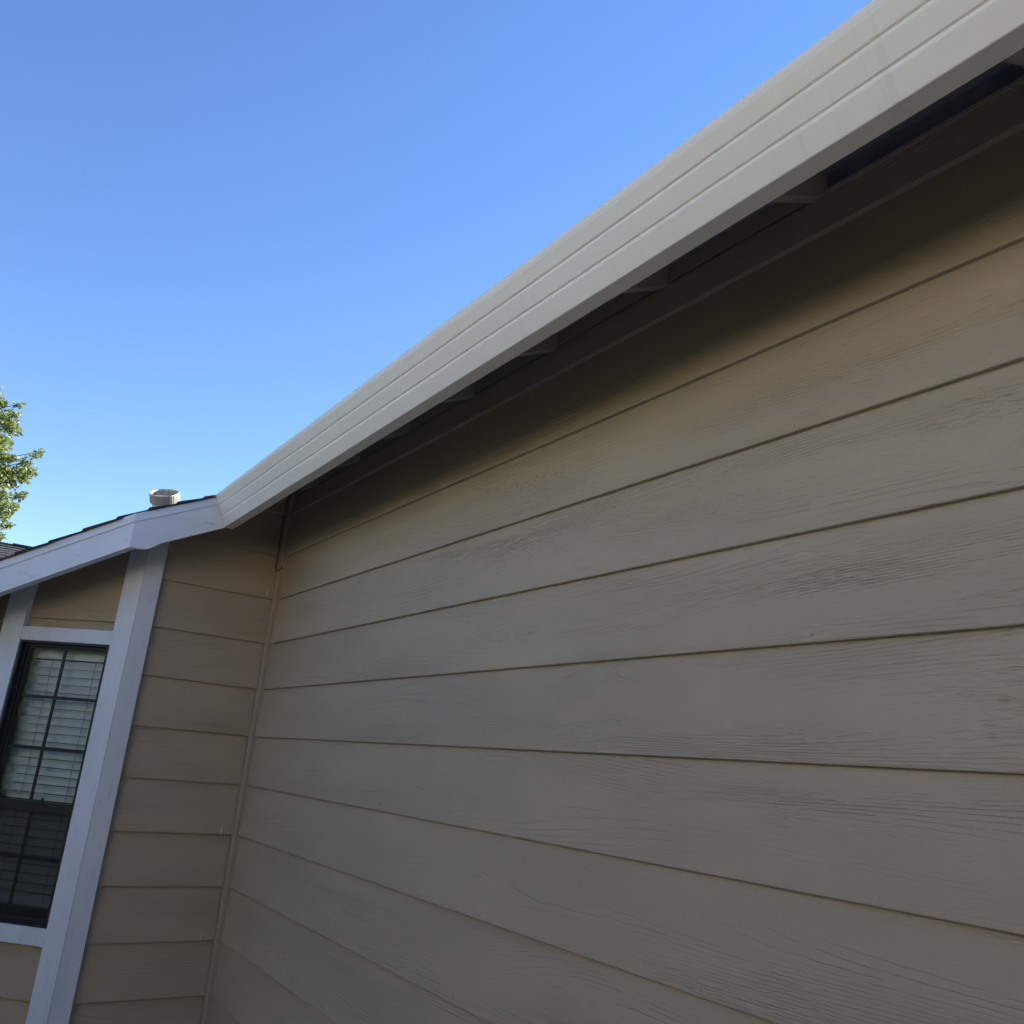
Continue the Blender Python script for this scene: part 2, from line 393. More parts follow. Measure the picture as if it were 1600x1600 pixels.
# outside corner: one leg on each wall, mitred at the arris
TT = 0.14
zt = -0.92
a0 = Vector((0.10, -2.51)); k0 = Vector((K.x, K.y)); inner = Vector((0.10-TT, -2.87+TT*math.tan(math.radians(22.5))))
V, F = extrude([(0.10, -2.51), (0.10, -2.866), (inner.x, inner.y), (0.10-TT, -2.51)], 'z', -11.2, -0.86)
o = trim('corner_trim', V, F); o['label'] = 'white corner board on the return wall side'
q0 = bay(0.004, 0, 0); q1 = bay(0.43, 0, 0); q2 = bay(0.43, -TT, 0)
V, F = extrude([(q0[0], q0[1]), (q1[0], q1[1]), (q2[0], q2[1]), (inner.x, inner.y)], 'z', -11.2, -1.0)
o = trim('corner_trim', V, F); o['label'] = 'white corner board on the window side'
V, F = bbox(2.54, 3.04, -TT, 0.0, -11.2, -1.95); trim('corner_trim', V, F)
V, F = bbox(0.436, 2.534, -TT, -0.004, WZ1, -3.20); o = trim('window_casing', V, F); o['label'] = 'white head casing over the window'
V, F = bbox(0.436, 2.534, -TT, -0.004, -9.07, WZ0); o = trim('window_casing', V, F); o['label'] = 'white sill casing under the window'

# front face of the bay (seen edge-on past the left trim), then on to the far end of the house
q = bay(3.04, 0, 0)
V, F = box(-18, q[0]-0.02, q[1]+0.10, q[1]+0.5, 0, 9.2)
wall_front = L('wall', clip(mesh_of('wall', V, F, m_trimtaupe), GZ), house, (0, 0, GZ)); wall_front['label'] = 'bay front wall seen edge-on past the left trim'
V, F = extrude(board_profile(1.0), 'x', -18, q[0]-0.05)
me_fb = mesh_of('siding_board', [(v[0], v[1]+q[1]+0.03, v[2]) for v in V], F, m_side)
for k in range(3, 12): wl('siding_board', clip(me_fb.copy(), -k), wall_front, -k)

# ------------------------------------------------------------------ window
win = L('window', None, house) if False else empty('window', (0, 0, HZ), house)
win['label'] = 'dark bronze single-hung window with white blinds'
def W(name, V, F, m, bv=None):
    me = mesh_of(name, V, F, m)
    if bv: bev(me, bv, 1)
    return link(name, me, win)
def frame(s0, s1, z0, z1, w, n0, n1, wb=None):
    wb = wb or w
    return merge([bbox(s0, s0+w, n0, n1, z0, z1), bbox(s1-w, s1, n0, n1, z0, z1), bbox(s0+w, s1-w, n0, n1, z1-w, z1), bbox(s0+w, s1-w, n0, n1, z0, z0+wb)])
V, F = frame(WS0, WS1, WZ0, WZ1, 0.045, -0.42, -0.03); W('window_frame', V, F, m_bronze)
V, F = frame(WS0+0.045, WS1-0.045, WZ0+0.045, WZ1-0.045, 0.055, -0.42, -0.14); W('window_frame', V, F, m_bronze)
gs0, gs1 = WS0+0.10, WS1-0.10
# upper sash (outer track), lower sash (inner track, screen outside)
V, F = merge([bbox(gs0, gs0+0.055, -0.27, -0.19, -6.74, WZ1-0.10), bbox(gs1-0.055, gs1, -0.27, -0.19, -6.74, WZ1-0.10), bbox(gs0, gs1, -0.27, -0.188, WZ1-0.15, WZ1-0.10), bbox(gs0, gs1, -0.28, -0.13, -6.78, -6.60)])
o = W('sash', V, F, m_bronze); o['label'] = 'upper sash'
V, F = merge([bbox(gs0, gs0+0.06, -0.37, -0.29, WZ0+0.10, -6.62), bbox(gs1-0.06, gs1, -0.37, -0.29, WZ0+0.10, -6.62), bbox(gs0, gs1, -0.38, -0.288, WZ0+0.10, WZ0+0.26), bbox(gs0, gs1, -0.38, -0.288, -6.74, -6.58)])
o = W('sash', V, F, m_bronze); o['label'] = 'lower sash'
sm = 1.575
V, F = bbox(sm-0.028, sm+0.028, -0.245, -0.215, -6.60, WZ1-0.15); W('muntin', V, F, m_bronze)
for z in (-4.60, -5.60):
    V, F = bbox(gs0+0.05, gs1-0.05, -0.243, -0.217, z-0.032, z+0.032); W('muntin', V, F, m_bronze)
V, F = bbox(sm-0.03, sm+0.03, -0.345, -0.315, WZ0+0.26, -6.74); W('muntin', V, F, m_bronze)
V, F = bbox(gs0+0.06, gs1-0.06, -0.343, -0.317, -7.68, -7.615); W('muntin', V, F, m_bronze)
V, F = bbox(gs0+0.05, gs1-0.05, -0.234, -0.226, -6.60, WZ1-0.15); o = W('pane', V, F, m_glass); o['label'] = 'upper pane reflecting the sky'
V, F = bbox(gs0+0.06, gs1-0.06, -0.334, -0.326, WZ0+0.26, -6.74); o = W('pane', V, F, m_glass); o['label'] = 'lower pane behind the insect screen'
V, F = bbox(gs0+0.03, gs1-0.03, -0.172, -0.168, WZ0+0.10, -6.76); W('insect_screen', V, F, m_mesh)
V, F = frame(gs0, gs1, WZ0+0.08, -6.76, 0.045, -0.185, -0.155); W('screen_frame', V, F, m_bronze)
V, F = extrude([(1.18, -6.60), (1.28, -6.60), (1.25, -6.57), (1.24, -6.52), (1.22, -6.52), (1.21, -6.57)], 'y', -0.135, -0.10); W('sash_latch', bay_poly(V), F, m_bronze)
V, F = bbox(2.15, 2.40, -0.135, -0.10, -6.60, -6.53); W('sash_latch', V, F, m_bronze)
# blind
BN = -0.54
V, F = bbox(gs0+0.0, 2.50, BN-0.10, BN+0.09, -3.80, -3.60); W('blind_headrail', V, F, m_slat)
slat_poly = []
hw = 0.083
pts = [(-hw, 0.0), (-hw*.5, 0.010), (0, 0.014), (hw*.5, 0.010), (hw, 0.0)]
th = 0.010
tilt = math.radians(62)
prof = pts + [(x, z-th) for x, z in reversed(pts)]
prof = [(BN + x*math.cos(tilt) - z*math.sin(tilt), x*math.sin(tilt) + z*math.cos(tilt)) for x, z in prof]
prof = [(n, z) for n, z in prof]
V = [(s, n, z) for s in (gs0+0.01, 2.575) for n, z in prof]; nn = len(prof)
F = [tuple(range(nn)), tuple(range(nn, 2*nn))] + [(i, (i+1) % nn, nn+(i+1) % nn, nn+i) for i in range(nn)]
me_slat = mesh_of('blind_slat', bay_poly(V), F, m_slat)
z = -3.90
while z > -8.42:
    o = link('blind_slat', me_slat, win, (0, 0, z)); z -= 0.1655
V, F = bbox(gs0+0.01, 2.50, BN-0.07, BN+0.07, z+0.03, z+0.09); W('blind_bottom_rail', V, F, m_slat)
for s in (1.0, 2.03):
    for d in (0.055,):
        V, F = bbox(s-0.006, s+0.006, BN+d, BN+d+0.008, z+0.06, -3.80); W('ladder_cord', V, F, m_cord)
# jambs and the dim room behind
V, F = merge([bbox(WS0-0.02, WS0+0.02, -0.9, -0.43, WZ0, WZ1), bbox(WS1+0.055, WS1+0.12, -0.9, -0.43, WZ0-.05, WZ1+.05), bbox(WS0, WS1, -0.9, -0.43, WZ1-0.02, WZ1+0.03), bbox(WS0, WS1, -0.9, -0.43, WZ0-0.03, WZ0+0.02)])
W('window_jamb', V, F, m_slat)
V, F = merge([bbox(WS0-1.5, WS1+1.0, -4.0, -3.9, -11, -1.5), bbox(WS0-0.6, WS0-0.5, -3.9, -0.65, -11, -1.5), bbox(WS1+0.5, WS1+0.6, -3.9, -0.65, -11, -1.5), bbox(WS0-.6, WS1+.6, -3.9, -.65, -2.6, -2.5)])
W('room_wall', V, F, m_room)

# ------------------------------------------------------------------ rake / fascia boards
FT = 0.13
def rake_top(y): return -0.985 + 0.490*(y+3.40)
# right piece, plane x = 1.0
yk = -3.40
prof = [(yk, -0.985), (-1.66, rake_top(-1.66)), (-1.62, -0.84), (-1.68, -0.872), (-2.85, -1.475), (-3.02, -1.615), (-3.12, -1.655), (yk, -1.672)]
def fasc(name, prof, x1, th, m, mit0=None):
    V = []; n = len(prof)
    for (x, off) in ((x1, 0), (x1-th, 1)):
        for (y, z) in prof:
            yy = y
            if y == yk and off: yy = yk + th*math.tan(math.radians(22.5))
            V.append((x, yy, z))
    F = [tuple(range(n)), tuple(range(n, 2*n))] + [(i, (i+1) % n, n+(i+1) % n, n+i) for i in range(n)]
    return V, F
V, F = fasc('f', prof, 1.0, FT, m_fascia)
rake = L('rake_board', mesh_of('rake_board', V, F, m_fascia), house)
rake['label'] = 'short white rake board that meets the end of the gutter'
prof2 = [(yk, -0.980), (-1.90, rake_top(-1.90)+0.005), (-1.90, rake_top(-1.90)-0.165), (yk, -1.155)]
V, F = fasc('f', prof2, 1.022, 0.05, m_fascia); me = mesh_of('rake_strip', V, F, m_fascia)
link('rake_strip', me, rake)
KF = Vector((1.0, -3.40, 0))
def fb(s, n, z): v = KF + DS*s + NN*n; return (v.x, v.y, z)
def fb_piece(s0, s1, zt0, zt1, zb0, zb1, n1, th):
    t2 = math.tan(math.radians(22.5))
    V = [fb(s0, n1, zt0), fb(s1, n1, zt1), fb(s1, n1, zb1), fb(s0, n1, zb0)]
    V += [fb(s0-th*t2 if s0 < .1 else s0, n1-th, zt0), fb(s1-th*t2, n1-th, zt1), fb(s1-th*t2, n1-th, zb1), fb(s0-th*t2 if s0 < .1 else s0, n1-th, zb0)]
    return V, [(0, 1, 2, 3), (4, 5, 6, 7), (0, 1, 5, 4), (1, 2, 6, 5), (2, 3, 7, 6), (3, 0, 4, 7)]
SE = 3.9
sl = -0.388
V, F = fb_piece(0.004, SE, -0.985, -0.985+sl*SE, -1.672, -1.690+sl*SE, 0, FT)
rake2 = L('rake_board', mesh_of('rake_board', V, F, m_fascia), house)
rake2['label'] = 'long white rake board over the angled bay window'
V, F = fb_piece(0.01, SE, -0.980, -0.980+sl*SE, -1.155, -1.155+sl*SE, 0.022, 0.05)
link('rake_strip', mesh_of('rake_strip', V, F, m_fascia), rake2)
# level front fascia beyond the bay corner
e0 = fb(SE, 0, 0)
zt_e, zb_e = -0.985+sl*SE, -1.690+sl*SE
V, F = box(-18.8, e0[0]-0.03, e0[1], e0[1]+FT, zb_e, zt_e)
V = [(x, y, z+0.055*(x-e0[0])) for x, y, z in V]
L('fascia_board', mesh_of('fascia_board', V, F, m_fascia), house)

# ------------------------------------------------------------------ roof
roof = empty('roof', (0, 0, HZ), house)
def mz(x, y): return -0.26 + 0.49*(y+1.99)       # main roof plane
RY = 13.5
def slab(pts, f, t0, t1):
    n = len(pts); V = [(x, y, f(x, y)+t1) for x, y in pts] + [(x, y, f(x, y)+t0) for x, y in pts]
    return V, [tuple(range(n)), tuple(range(n, 2*n))] + [(i, (i+1) % n, n+(i+1) % n, n+i) for i in range(n)]
V, F = slab([(1.02, -1.62), (30.6, -1.62), (30.6, RY), (1.02, RY)], mz, -0.075, -0.012)
o = link('roof_deck', mesh_of('roof_deck', V, F, m_deck), roof)
ed = fb(SE, -0.02, 0)
pl = [(0.985, RY), (0.985, -3.39), (ed[0], ed[1]), (-18.8, ed[1]), (-18.8, RY)]
V, F = slab(pl, bz, -0.075, -0.004)
link('roof_deck', mesh_of('roof_deck', V, F, m_deck), roof)
# back slope
V = [(-18.8, RY, bz(-18.8, RY)), (1.0, RY, bz(1, RY)), (30.6, RY, mz(30.6, RY)), (30.6, 29, mz(30.6, RY)-7.6), (-18.8, 29, bz(-18.8, RY)-7.6)]
V2 = V + [(x, y, zz-0.1) for x, y, zz in V]
link('roof_deck', mesh_of('roof_deck', V2, [(0, 1, 2, 3, 4), (5, 6, 7, 8, 9)] + [(i, (i+1) % 5, 5+(i+1) % 5, 5+i) for i in range(5)], m_shing), roof)
# shingle courses of the bay roof; ends follow the rake
ex = 0.50
nco = int((RY - ed[1])/ex)
yy = ed[1] - 0.06
for i in range(nco):
    y0, y1 = yy, yy+ex*1.12
    def xe(y): return (1.075 if y > -3.42 else 1.075 + (y+3.42)) + 0.0
    j = random.uniform(-0.022, 0.03)
    x0, x1 = xe(y0)+j, xe(y1)+j
    V = [(-18.9, y0, bz(-18.9, y0)+0.075), (x0, y0, bz(x0, y0)+0.075), (x1, y1, bz(x1, y1)+0.030), (-18.9, y1, bz(-18.9, y1)+0.030)]
    V += [(x, y, z-0.030) for x, y, z in V]
    V[4:] = [(V[0][0], V[0][1], V[0][2]-0.060), (V[1][0], V[1][1], V[1][2]-0.060), (V[2][0], V[2][1], V[2][2]-0.024), (V[3][0], V[3][1], V[3][2]-0.024)]
    me = mesh_of('shingle_course', V, [(0, 1, 2, 3), (4, 5, 6, 7), (0, 1, 5, 4), (1, 2, 6, 5), (2, 3, 7, 6), (3, 0, 4, 7)], m_shing)
    link('shingle_course', me, roof); yy += ex
    if y1 > 6: break
V, F = slab([(1.02, -1.78), (30.7, -1.78), (30.7, RY), (1.02, RY)], mz, -0.010, 0.03)
link('shingle_field', mesh_of('shingle_field', V, F, m_shing), roof)
V, F = slab([(-18.9, yy-0.1), (1.07, yy-0.1), (1.07, RY), (-18.9, RY)], bz, 0.0, 0.06)
link('shingle_field', mesh_of('shingle_field', V, F, m_shing), roof)
# bent end of the drip edge where shingles meet the gutter
V, F = merge([box(0.99, 1.07, -2.00, -1.93, rake_top(-1.97)+0.0, rake_top(-1.97)+0.02), box(1.055, 1.07, -2.01, -1.96, rake_top(-1.97), rake_top(-1.97)+0.055)])
link('drip_edge', mesh_of('drip_edge', V, F, m_metal), roof)

# rafters, 24 inches apart, and the blocking / vents between them
RW = 0.14
def rz(y): return 0.385 + 0.49*y
rpoly = [(-1.50, rz(-1.50)), (0.0+0.10, rz(0.10)), (0.10, mz(8, 0.10)-0.045), (-1.50, mz(8, -1.50)-0.045)]
V, F = extrude(rpoly, 'x', -RW, 0.0)
me_raf = mesh_of('rafter', V, F, m_wood)
xs = [14.47-2.15*k for k in range(6, -1, -1)] + [14.47+2.15*k for k in range(1, 8)]
for x in xs:
    link('rafter', me_raf, roof, (x, 0, 0.008*(x-8)*0.0))
V, F = box(0, 2.15-RW-0.012, -0.016, 0.06, 0.425, 0.655)
me_blk = mesh_of('blocking', V, F, m_side)
V, F = box(0, 2.15-RW, 0.05, 0.07, 0.43, 0.69); me_vent = mesh_of('vent_screen', V, F, m_screen_v)
V, F = box(0, 2.15-RW, -0.02, 0.05, 0.385, 0.435); me_vf = mesh_of('vent_ledge', V, F, m_wood)
for i, x in enumerate(xs[:-1]):
    if i in (6, 11):
        link('vent_screen', me_vent, roof, (x, 0, 0)); link('vent_ledge', me_vf, roof, (x, 0, 0))
    else: link('blocking', me_blk, roof, (x+0.006, 0, 0))
V, F = box(0.1, xs[0]-RW-0.01, -0.016, 0.06, 0.425, 0.655); link('blocking', mesh_of('blocking', V, F, m_side), roof)

# ------------------------------------------------------------------ gutter
G = [(1.562, -0.30), (1.562, -0.795), (1.50, -0.795), (1.50, -0.812), (1.674, -0.812), (1.682, -0.806), (1.778, -0.632), (1.782, -0.618), (1.776, -0.603), (1.775, -0.592), (1.779, -0.586), (1.794, -0.580),
     (1.804, -0.562), (1.874, -0.430), (1.879, -0.416), (1.873, -0.402), (1.872, -0.392), (1.876, -0.386), (1.890, -0.380), (1.897, -0.370),
     (1.958, -0.250), (1.972, -0.215), (1.977, -0.180), (1.970, -0.152), (1.955, -0.136), (1.938, -0.136),
     (1.940, -0.152), (1.957, -0.152), (1.965, -0.172), (1.950, -0.240), (1.870, -0.385), (1.765, -0.60), (1.668, -0.795), (1.575, -0.795), (1.575, -0.30)]
x0, x1 = 1.025, 31.0
n = len(G); V = []
NX = 24
rnd = random.Random(3)
for j in range(NX+1):
    x = x0 + (x1-x0)*j/NX
    dz = 0.008*(x-8) + (rnd.uniform(-.003, .003) if 0 < j < NX else 0)
    dy = rnd.uniform(-.004, .004) if 0 < j < NX else 0
    V += [(x, -o+dy, z+dz) for o, z in G]
F = []
for j in range(NX):
    for i in range(n): F.append((j*n+i, j*n+(i+1) % n, (j+1)*n+(i+1) % n, (j+1)*n+i))
F.append(tuple(range(n))); F.append(tuple(range(NX*n, (NX+1)*n)))
gut = L('gutter', mesh_of('gutter', V, F, m_gut), house); gut['label'] = 'long cream box-profile gutter along the eave'
ocap = [(o, z) for o, z in G[:26]]
V, F = extrude([(-o, z-0.055) for o, z in ocap] + [(-1.562, -0.195)], 'x', 1.018, 1.0245)
link('end_cap', mesh_of('end_cap', V, F, m_gut), gut)

V, F = box(1.03, 31, -1.558, -1.502, -0.73, -0.125)
L('fascia_board', mesh_of('fascia_board', V, F, m_wood2), house)

# ------------------------------------------------------------------ rest of the body of the house (out of view)
V, F = merge([box(29.6, 30, 0.56, 27.5, GZ-.3, 0.7), box(-18, 30, 27.1, 27.5, GZ-.3, 0.3), box(-18, -17.6, -4.6, 27.0, GZ-.3, -2.2)])
o = L('outer_wall', mesh_of('outer_wall', V, F, m_stucco), house)

# ------------------------------------------------------------------ cable loop by the inside corner
cp = [(-0.012, -0.128, 0.36), (-0.012, -0.13, 0.0), (0.0, -0.135, -0.6), (0.02, -0.135, -1.1), (0.05, -0.14, -1.27), (0.10, -0.15, -1.36), (0.17, -0.15, -1.40), (0.24, -0.13, -1.38), (0.285, -0.10, -1.33), (0.30, -0.07, -1.27)]
V, F = tube(cp, 0.010, 8)
cable = link('cable', mesh_of('cable', V, F, m_cable, True)); tag(cable, 'thin dark cable hanging in a small loop from the eave at the inside corner', 'cable')

# ------------------------------------------------------------------ roof vent
vx, vy = -2.0, -2.41
vr = bz(vx, vy)
vent = empty('roof_vent', (vx, vy, vr), None); tag(vent, 'stubby tan vent pipe with ribbed metal cap poking above the bay roof', 'vent')
V, F = tube([(0, 0, -0.1), (0, 0, 0.92)], 0.235, 28)
link('pipe', mesh_of('pipe', V, F, m_pipe, False), vent)
V, F = tube([(0, 0, -0.02), (0, 0, 0.10), (0, 0, 0.22)], [0.62, 0.45, 0.29], 28); link('flashing', mesh_of('flashing', V, F, m_metal), vent)
# corrugated band, open on top and tipped towards the yard
NS = 96; V = []; F = []
R0 = 0.33
for (rr, zz) in ((R0-0.02, 0.0), (R0, 0.03), (R0, 0.23), (R0-0.005, 0.25), (R0-0.02, 0.25), (R0-0.03, 0.23), (R0-0.03, 0.03), (R0-0.04, 0.0)):
    for k in range(NS):
        a = 2*math.pi*k/NS
        r = rr + (0.006 if (k % 2) else 0) * (1 if 0.02 < zz < 0.24 else 0)
        V.append((r*math.cos(a), r*math.sin(a), zz))
for i in range(8):
    for k in range(NS):
        F.append((i*NS+k, i*NS+(k+1) % NS, ((i+1) % 8)*NS+(k+1) % NS, ((i+1) % 8)*NS+k))
band = link('cap_band', mesh_of('cap_band', V, F, m_metal), vent, (-0.01, 0.03, 0.82))
ax = Vector((0.55, 0.83, 0))
band.rotation_mode = 'AXIS_ANGLE'; band.rotation_axis_angle = (math.radians(33), ax.x, ax.y, 0)
V, F = tube([(0, 0, 0.015), (0, 0, 0.03)], 0.30, 32)
fl = link('cap_plate', mesh_of('cap_plate', V, F, m_metal), vent, (-0.01, 0.03, 0.82)); fl.rotation_mode = 'AXIS_ANGLE'; fl.rotation_axis_angle = (math.radians(33), ax.x, ax.y, 0)

# ------------------------------------------------------------------ unseen house added to bounce warm sunlight onto the long wall (metres)
sy = bpy.data.objects.new('added_stucco_house', None); C.objects.link(sy); sy.location = (13.0, -7.8, GZ*E)
tag(sy, 'cream stucco house added out of view to bounce warm sunlight onto the long wall', 'house')
m_cream, t, b = mat('cream_stucco', (0.82, 0.69, 0.50), 0.85, 0.2); bump(t, b, noise(t, mapped(t, (60, 60, 60)), 1.0, 4.0), 0.004)
def slink(name, V, F, m):
    me = mesh_of(name, V, F, m, scale=1.0); o = bpy.data.objects.new(name, me); C.objects.link(o); o.parent = sy; return o
V, F = box(-9, 9, -8, 0, -0.3, 5.6); slink('wall', V, F, m_cream)
V, F = extrude([(0.45, 5.47), (-4, 7.2), (-8.45, 5.47), (-8.45, 5.6), (-4, 7.35), (0.45, 5.6)], 'x', -9.4, 9.4); slink('roof', V, F, m_shing)
for x in (-5.0, 0.5, 5.2):
    V, F = box(x, x+1.2, -0.02, 0.03, 1.0, 2.1); slink('window', V, F, m_bronze)
    V, F = box(x, x+1.2, -0.02, 0.03, 3.7, 4.8); slink('window', V, F, m_bronze)

# clipped hedge put in unseen to block low light and darken window reflections
added_hedge = bpy.data.objects.new('added_hedge', None); C.objects.link(added_hedge); added_hedge.location = (4, -6.4, GZ*E)
tag(added_hedge, 'tall clipped dark hedge put in out of view to block low light', 'added_hedge')
m_hleaf = leaf_material('hedge_leaf', (0.03, 0.045, 0.02), (0.055, 0.07, 0.03))
hr = random.Random(5); V = []; F = []
V, F = merge([box(-17, -2.0, -0.5, 0.45, 0, 3.0), box(-2.0, 18, -0.5, 0.45, 0, 2.35)])
for i in range(26000):
    x, z = hr.uniform(-17.2, 18.2), hr.uniform(0.05, 2.45); p = Vector((x, 0.5+hr.uniform(-.06, .06), z)) if hr.random() < .8 else Vector((x, hr.uniform(-.5, .5), 2.38+hr.uniform(-.05, .08)))
    if x < -2: p.z *= 1.27
    d = Vector((hr.gauss(0, 1), hr.gauss(0, 1), hr.gauss(0, 1))).normalized(); n_ = d.orthogonal().normalized(); k = len(V); sz = hr.uniform(.08, .16)
    for q in (p, p+d*sz*.5+n_*sz*.4, p+d*sz, p+d*sz*.5-n_*sz*.4): V.append(tuple(q))
    F.append((k, k+1, k+2, k+3))
me = bpy.data.meshes.new('foliage'); me.from_pydata(V, [], F); me.materials.append(m_hleaf)
o = bpy.data.objects.new('foliage', me); C.objects.link(o); o.parent = added_hedge

# ------------------------------------------------------------------ neighbour's house beyond (metres)
nb = bpy.data.objects.new('neighbour_house', None); C.objects.link(nb); nb.location = (-20.3, -5, GZ*E)
tag(nb, 'distant house whose dark shingle roof peeks over the bay roof at the left edge', 'house')
def nlink(name, V, F, m):
    me = mesh_of(name, [(x+20.3, y+5, z-GZ*E) for x, y, z in V], F, m, scale=1.0)
    o = bpy.data.objects.new(name, me); C.objects.link(o); o.parent = nb; return o
rx, rzz = -20.3, 3.12
V, F = extrude([(rx, rzz), (-15.0, 0.47), (-15.0, 0.36), (rx, rzz-.12)], 'y', -12, 3); 
V = [(a_, s_, z_) for (a_, s_, z_) in V]
nroof = nlink('roof', V, F, m_shing)
V, F = extrude([(rx, rzz), (-25.6, 0.47), (-25.6, 0.36), (rx, rzz-.12)], 'y', -12, 3); nlink('roof', V, F, m_shing)
V, F = merge([box(-24.9, -15.7, -11.5, 2.5, GZ*E-.2, 0.66), extrude([(-15.7, 0.66), (-24.9, 0.66), (rx, rzz-.2)], 'y', -11.4, 2.4)]); nlink('wall', V, F, m_stucco)
for i in range(26):       # shingle rows of the visible slope, nearest the ridge
    t0 = i*0.205; xa = rx+0.02+t0*0.894; za = rzz-0.01-t0*0.447+0.012
    for jn in range(15):
        y0 = -12 + jn*1.0 + (0.33 if i % 2 else 0) ; y1 = min(y0+0.985, 3.02)
        if i > 11: continue
        h0 = rnd.uniform(0.0, 0.012)
        V = [(xa, y0, za+h0), (xa, y1, za+h0), (xa+0.2, y1, za-0.1+0.022+h0), (xa+0.2, y0, za-0.1+0.022+h0)]
        V += [(x, y, z-0.02) for x, y, z in V]
        o = nlink('shingle', V, [(0, 1, 2, 3), (4, 5, 6, 7), (0, 1, 5, 4), (1, 2, 6, 5), (2, 3, 7, 6), (3, 0, 4, 7)], m_shing)
V, F = box(rx-0.12, rx+0.12, -12, -0.55, rzz-0.02, rzz+0.03); nlink('ridge_cap', V, F, m_shing)
V, F = box(rx-0.12, rx+0.12, -0.55, 3, rzz+0.01, rzz+0.06); nlink('ridge_cap', V, F, m_shing)

# ------------------------------------------------------------------ tree (metres)
lobes = [(-11.01,-1.68,3.86,0.09),(-11.07,-1.44,3.91,0.06),(-11.26,-1.45,3.75,0.12),(-11.21,-1.55,3.58,0.18),(-11.18,-1.42,3.51,0.13),(-11.48,-1.51,3.31,0.16),(-11.30,-1.46,2.97,0.16),(-11.43,-1.31,3.05,0.10),(-11.31,-1.09,3.00,0.10),(-10.63,-1.01,2.96,0.07),(-11.18,-0.93,3.20,0.05),(-11.39,-1.01,2.89,0.13),(-11.30,-1.15,2.79,0.15),(-11.65,-1.31,2.83,0.18),(-11.68,-1.40,2.73,0.21),(-11.50,-1.20,2.59,0.10),(-11.46,-1.04,2.74,0.09),(-11.53,-1.28,2.37,0.13),(-10.82,-1.07,2.27,0.07),(-11.71,-0.97,2.55,0.04),(-11.06,-1.19,2.10,0.15),(-11.33,-1.09,2.20,0.09),(-11.82,-1.21,2.10,0.11),(-11.89,-1.16,1.92,0.08),(-11.50,-1.08,1.89,0.05),(-11.59,-1.16,1.68,0.08),(-11.24,-1.86,3.73,0.29),(-11.11,-1.68,3.15,0.32),(-11.26,-1.62,2.51,0.36),(-11.60,-1.44,2.05,0.29)]
tree = bpy.data.objects.new('tree', None); C.objects.link(tree); TX, TY = -11.9, -3.9
tree.location = (TX, TY, GZ*E); tag(tree, 'sunlit light green leafy tree at the left edge behind the roofs', 'tree')
rl = random.Random(11)
cl = list(lobes)
for i in range(150):
    a = rl.uniform(0, 2*math.pi); u = rl.random()**0.5
    z = rl.uniform(1.2, 5.2); rad = 2.25*math.sqrt(max(0.05, 1-((z-2.9)/2.6)**2))
    x, y = TX+rad*u*math.cos(a), TY+rad*u*math.sin(a)
    cl.append((x, y, z, rl.uniform(0.2, 0.42)))
V = []; F = []
def leaf(px, py, pz, s):
    d = Vector((rl.gauss(0, 1), rl.gauss(0, 1), rl.gauss(-0.5, 0.8))).normalized(); n_ = d.orthogonal().normalized()
    n_.rotate(Matrix.Rotation(rl.uniform(0, 6.28), 3, d)); sd_ = d.cross(n_)
    p = Vector((px, py, pz)); k = len(V)
    for q in (p, p+d*s*.45+sd_*s*.36+n_*s*.08, p+d*s, p+d*s*.45-sd_*s*.36+n_*s*.08): V.append((q.x-TX, q.y-TY, q.z-GZ*E))
    F.append((k, k+1, k+2)); F.append((k, k+2, k+3))
for i, (x, y, z, r) in enumerate(cl):
    near = i < len(lobes)
    cnt = int((1500 if near else 900)*r**2*4.2 + 14)
    for q in range(min(cnt, 520)):
        vv = Vector((rl.gauss(0, 1), rl.gauss(0, 1), rl.gauss(0, 1))).normalized()*(r*rl.random()**0.42*1.12)
        leaf(x+vv.x, y+vv.y, z+vv.z*0.85, rl.uniform(0.045, 0.085))
me = bpy.data.meshes.new('crown'); me.from_pydata(V, [], F); me.materials.append(m_leaf)
o = bpy.data.objects.new('crown', me); C.objects.link(o); o.parent = tree
H0 = 0.0
V, F = tube([(0, 0, -0.1), (0.05, 0.02, 1.5), (-0.05, 0.05, 3.0), (0.05, 0, 4.5), (0.0, 0.05, 6.0), (0, 0, 7.6)], [0.22, 0.17, 0.15, 0.11, 0.07, 0.02], 12)
me = mesh_of('trunk', V, F, m_bark, True, 1.0); o = bpy.data.objects.new('trunk', me); C.objects.link(o); o.parent = tree
br = []
for i, (x, y, z, r) in enumerate(cl):
    if i % 3 and i > len(lobes): continue
    e = Vector((x-TX, y-TY, z-GZ*E)); hz = max(2.2, e.z-0.9-0.25*math.hypot(e.x, e.y)); s0 = Vector((0, 0.03, hz))
    mid = (s0+e)/2 + Vector((rl.uniform(-.1, .1), rl.uniform(-.1, .1), 0.15))
    br.append(tube([s0, mid, e], [0.035, 0.018, 0.005], 5))
V, F = merge(br); me = mesh_of('branches', V, F, m_bark, True, 1.0); o = bpy.data.objects.new('branches', me); C.objects.link(o); o.parent = tree

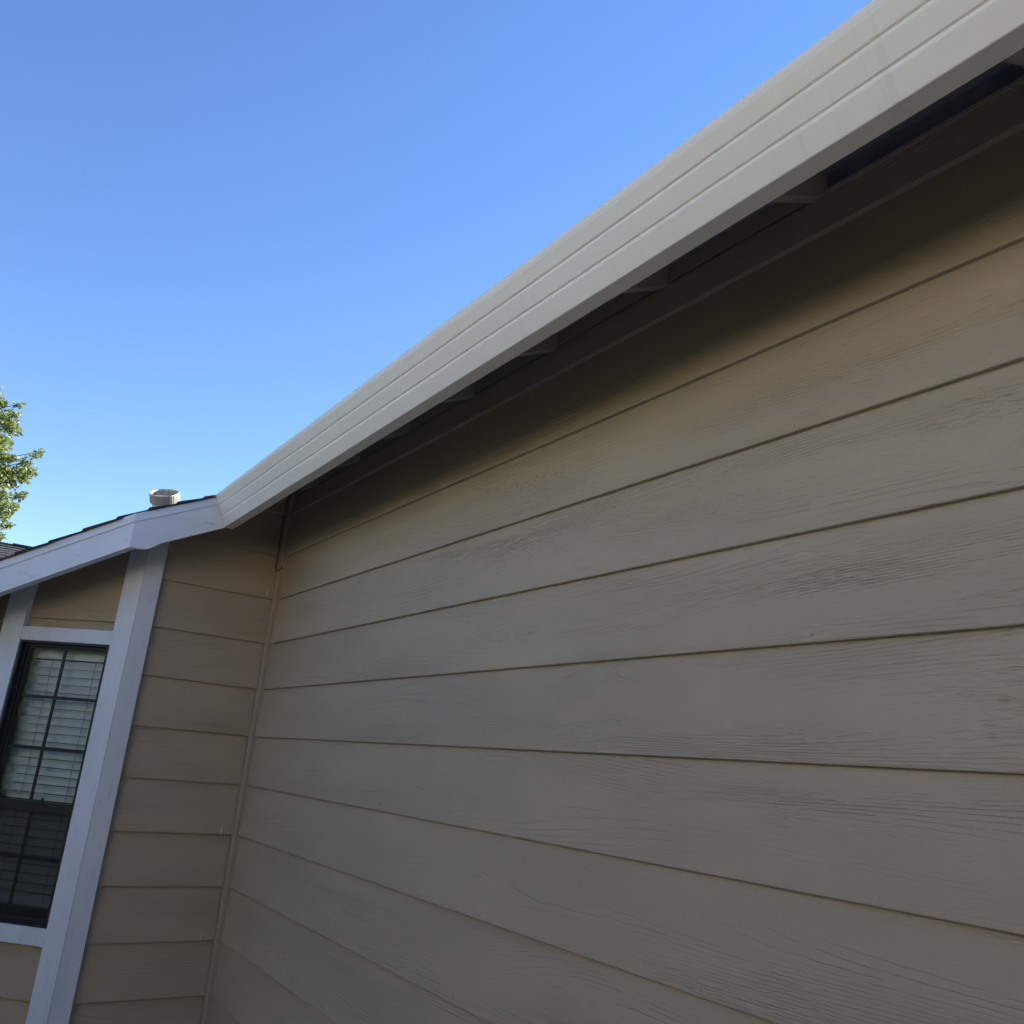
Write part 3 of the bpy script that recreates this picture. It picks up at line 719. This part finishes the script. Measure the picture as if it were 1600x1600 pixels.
# ------------------------------------------------------------------ unseen evergreens, added to keep light off the return wall
def added_tree(x, y, h, r, cone, label, group):
    o = bpy.data.objects.new('tree', None); C.objects.link(o); o.location = (x, y, GZ*E); tag(o, label, 'tree', group)
    V, F = tube([(0, 0, -0.1), (0.03, 0, h*.4), (0, 0, h*.8)], [0.16, 0.12, 0.03], 8)
    t_ = bpy.data.objects.new('trunk', mesh_of('trunk', V, F, m_bark, True, 1.0)); C.objects.link(t_); t_.parent = o
    V = []; F = []
    for i in range(5200):
        u = rl.random(); a = rl.uniform(0, 2*math.pi)
        if cone: z = 0.4+(h-0.4)*u**1.3; rad = r*(1-0.86*(z/h))*(rl.random()**.35)
        else:
            z = h*0.25+h*0.75*u; rad = r*math.sqrt(max(0.03, 1-((u-.5)/.52)**2))*(rl.random()**.4)*(1+.2*math.sin(a*3+z*2))
        p = Vector((rad*math.cos(a), rad*math.sin(a), z)); d = Vector((rl.gauss(0, 1), rl.gauss(0, 1), rl.gauss(0, 1))).normalized()
        n_ = d.orthogonal().normalized(); n_.rotate(Matrix.Rotation(rl.uniform(0, 6.28), 3, d)); k = len(V); sz = rl.uniform(.14, .3)
        for q in (p, p+d*sz*.5+n_*sz*.4, p+d*sz, p+d*sz*.5-n_*sz*.4): V.append(tuple(q))
        F.append((k, k+1, k+2, k+3))
    k = len(V); core = (0.62 if cone else 0.8)*r; zc = h*(0.45 if cone else 0.62); zr = h*(0.42 if cone else 0.33)
    for i in range(9):
        for j in range(12):
            th_ = math.pi*i/8; a = 2*math.pi*j/12; jj = rl.uniform(.85, 1.0)
            V.append((core*jj*math.sin(th_)*math.cos(a), core*jj*math.sin(th_)*math.sin(a), zc+zr*math.cos(th_)))
    for i in range(8):
        for j in range(12): F.append((k+i*12+j, k+i*12+(j+1) % 12, k+(i+1)*12+(j+1) % 12, k+(i+1)*12+j))
    me = bpy.data.meshes.new('crown'); me.from_pydata(V, [], F); me.materials.append(m_dleaf)
    c_ = bpy.data.objects.new('crown', me); C.objects.link(c_); c_.parent = o
m_dleaf = leaf_material('dark_green_leaf', (0.03, 0.05, 0.02), (0.06, 0.08, 0.03))
for (x, y, h, lb) in ((11.0, -0.4, 6.3, 'tall dark evergreen at the far end of the side path, nearest the long wall, added unseen to block light'), (11.5, -2.6, 7.0, 'tallest dark evergreen, middle of three added unseen to block light at the far end of the side path'), (11.1, -4.9, 6.4, 'tall dark evergreen at the far end of the side path, nearest the hedge, added unseen to block light')):
    added_tree(x, y, h, 1.8, True, lb, 'added unseen evergreens at the end of the side path')
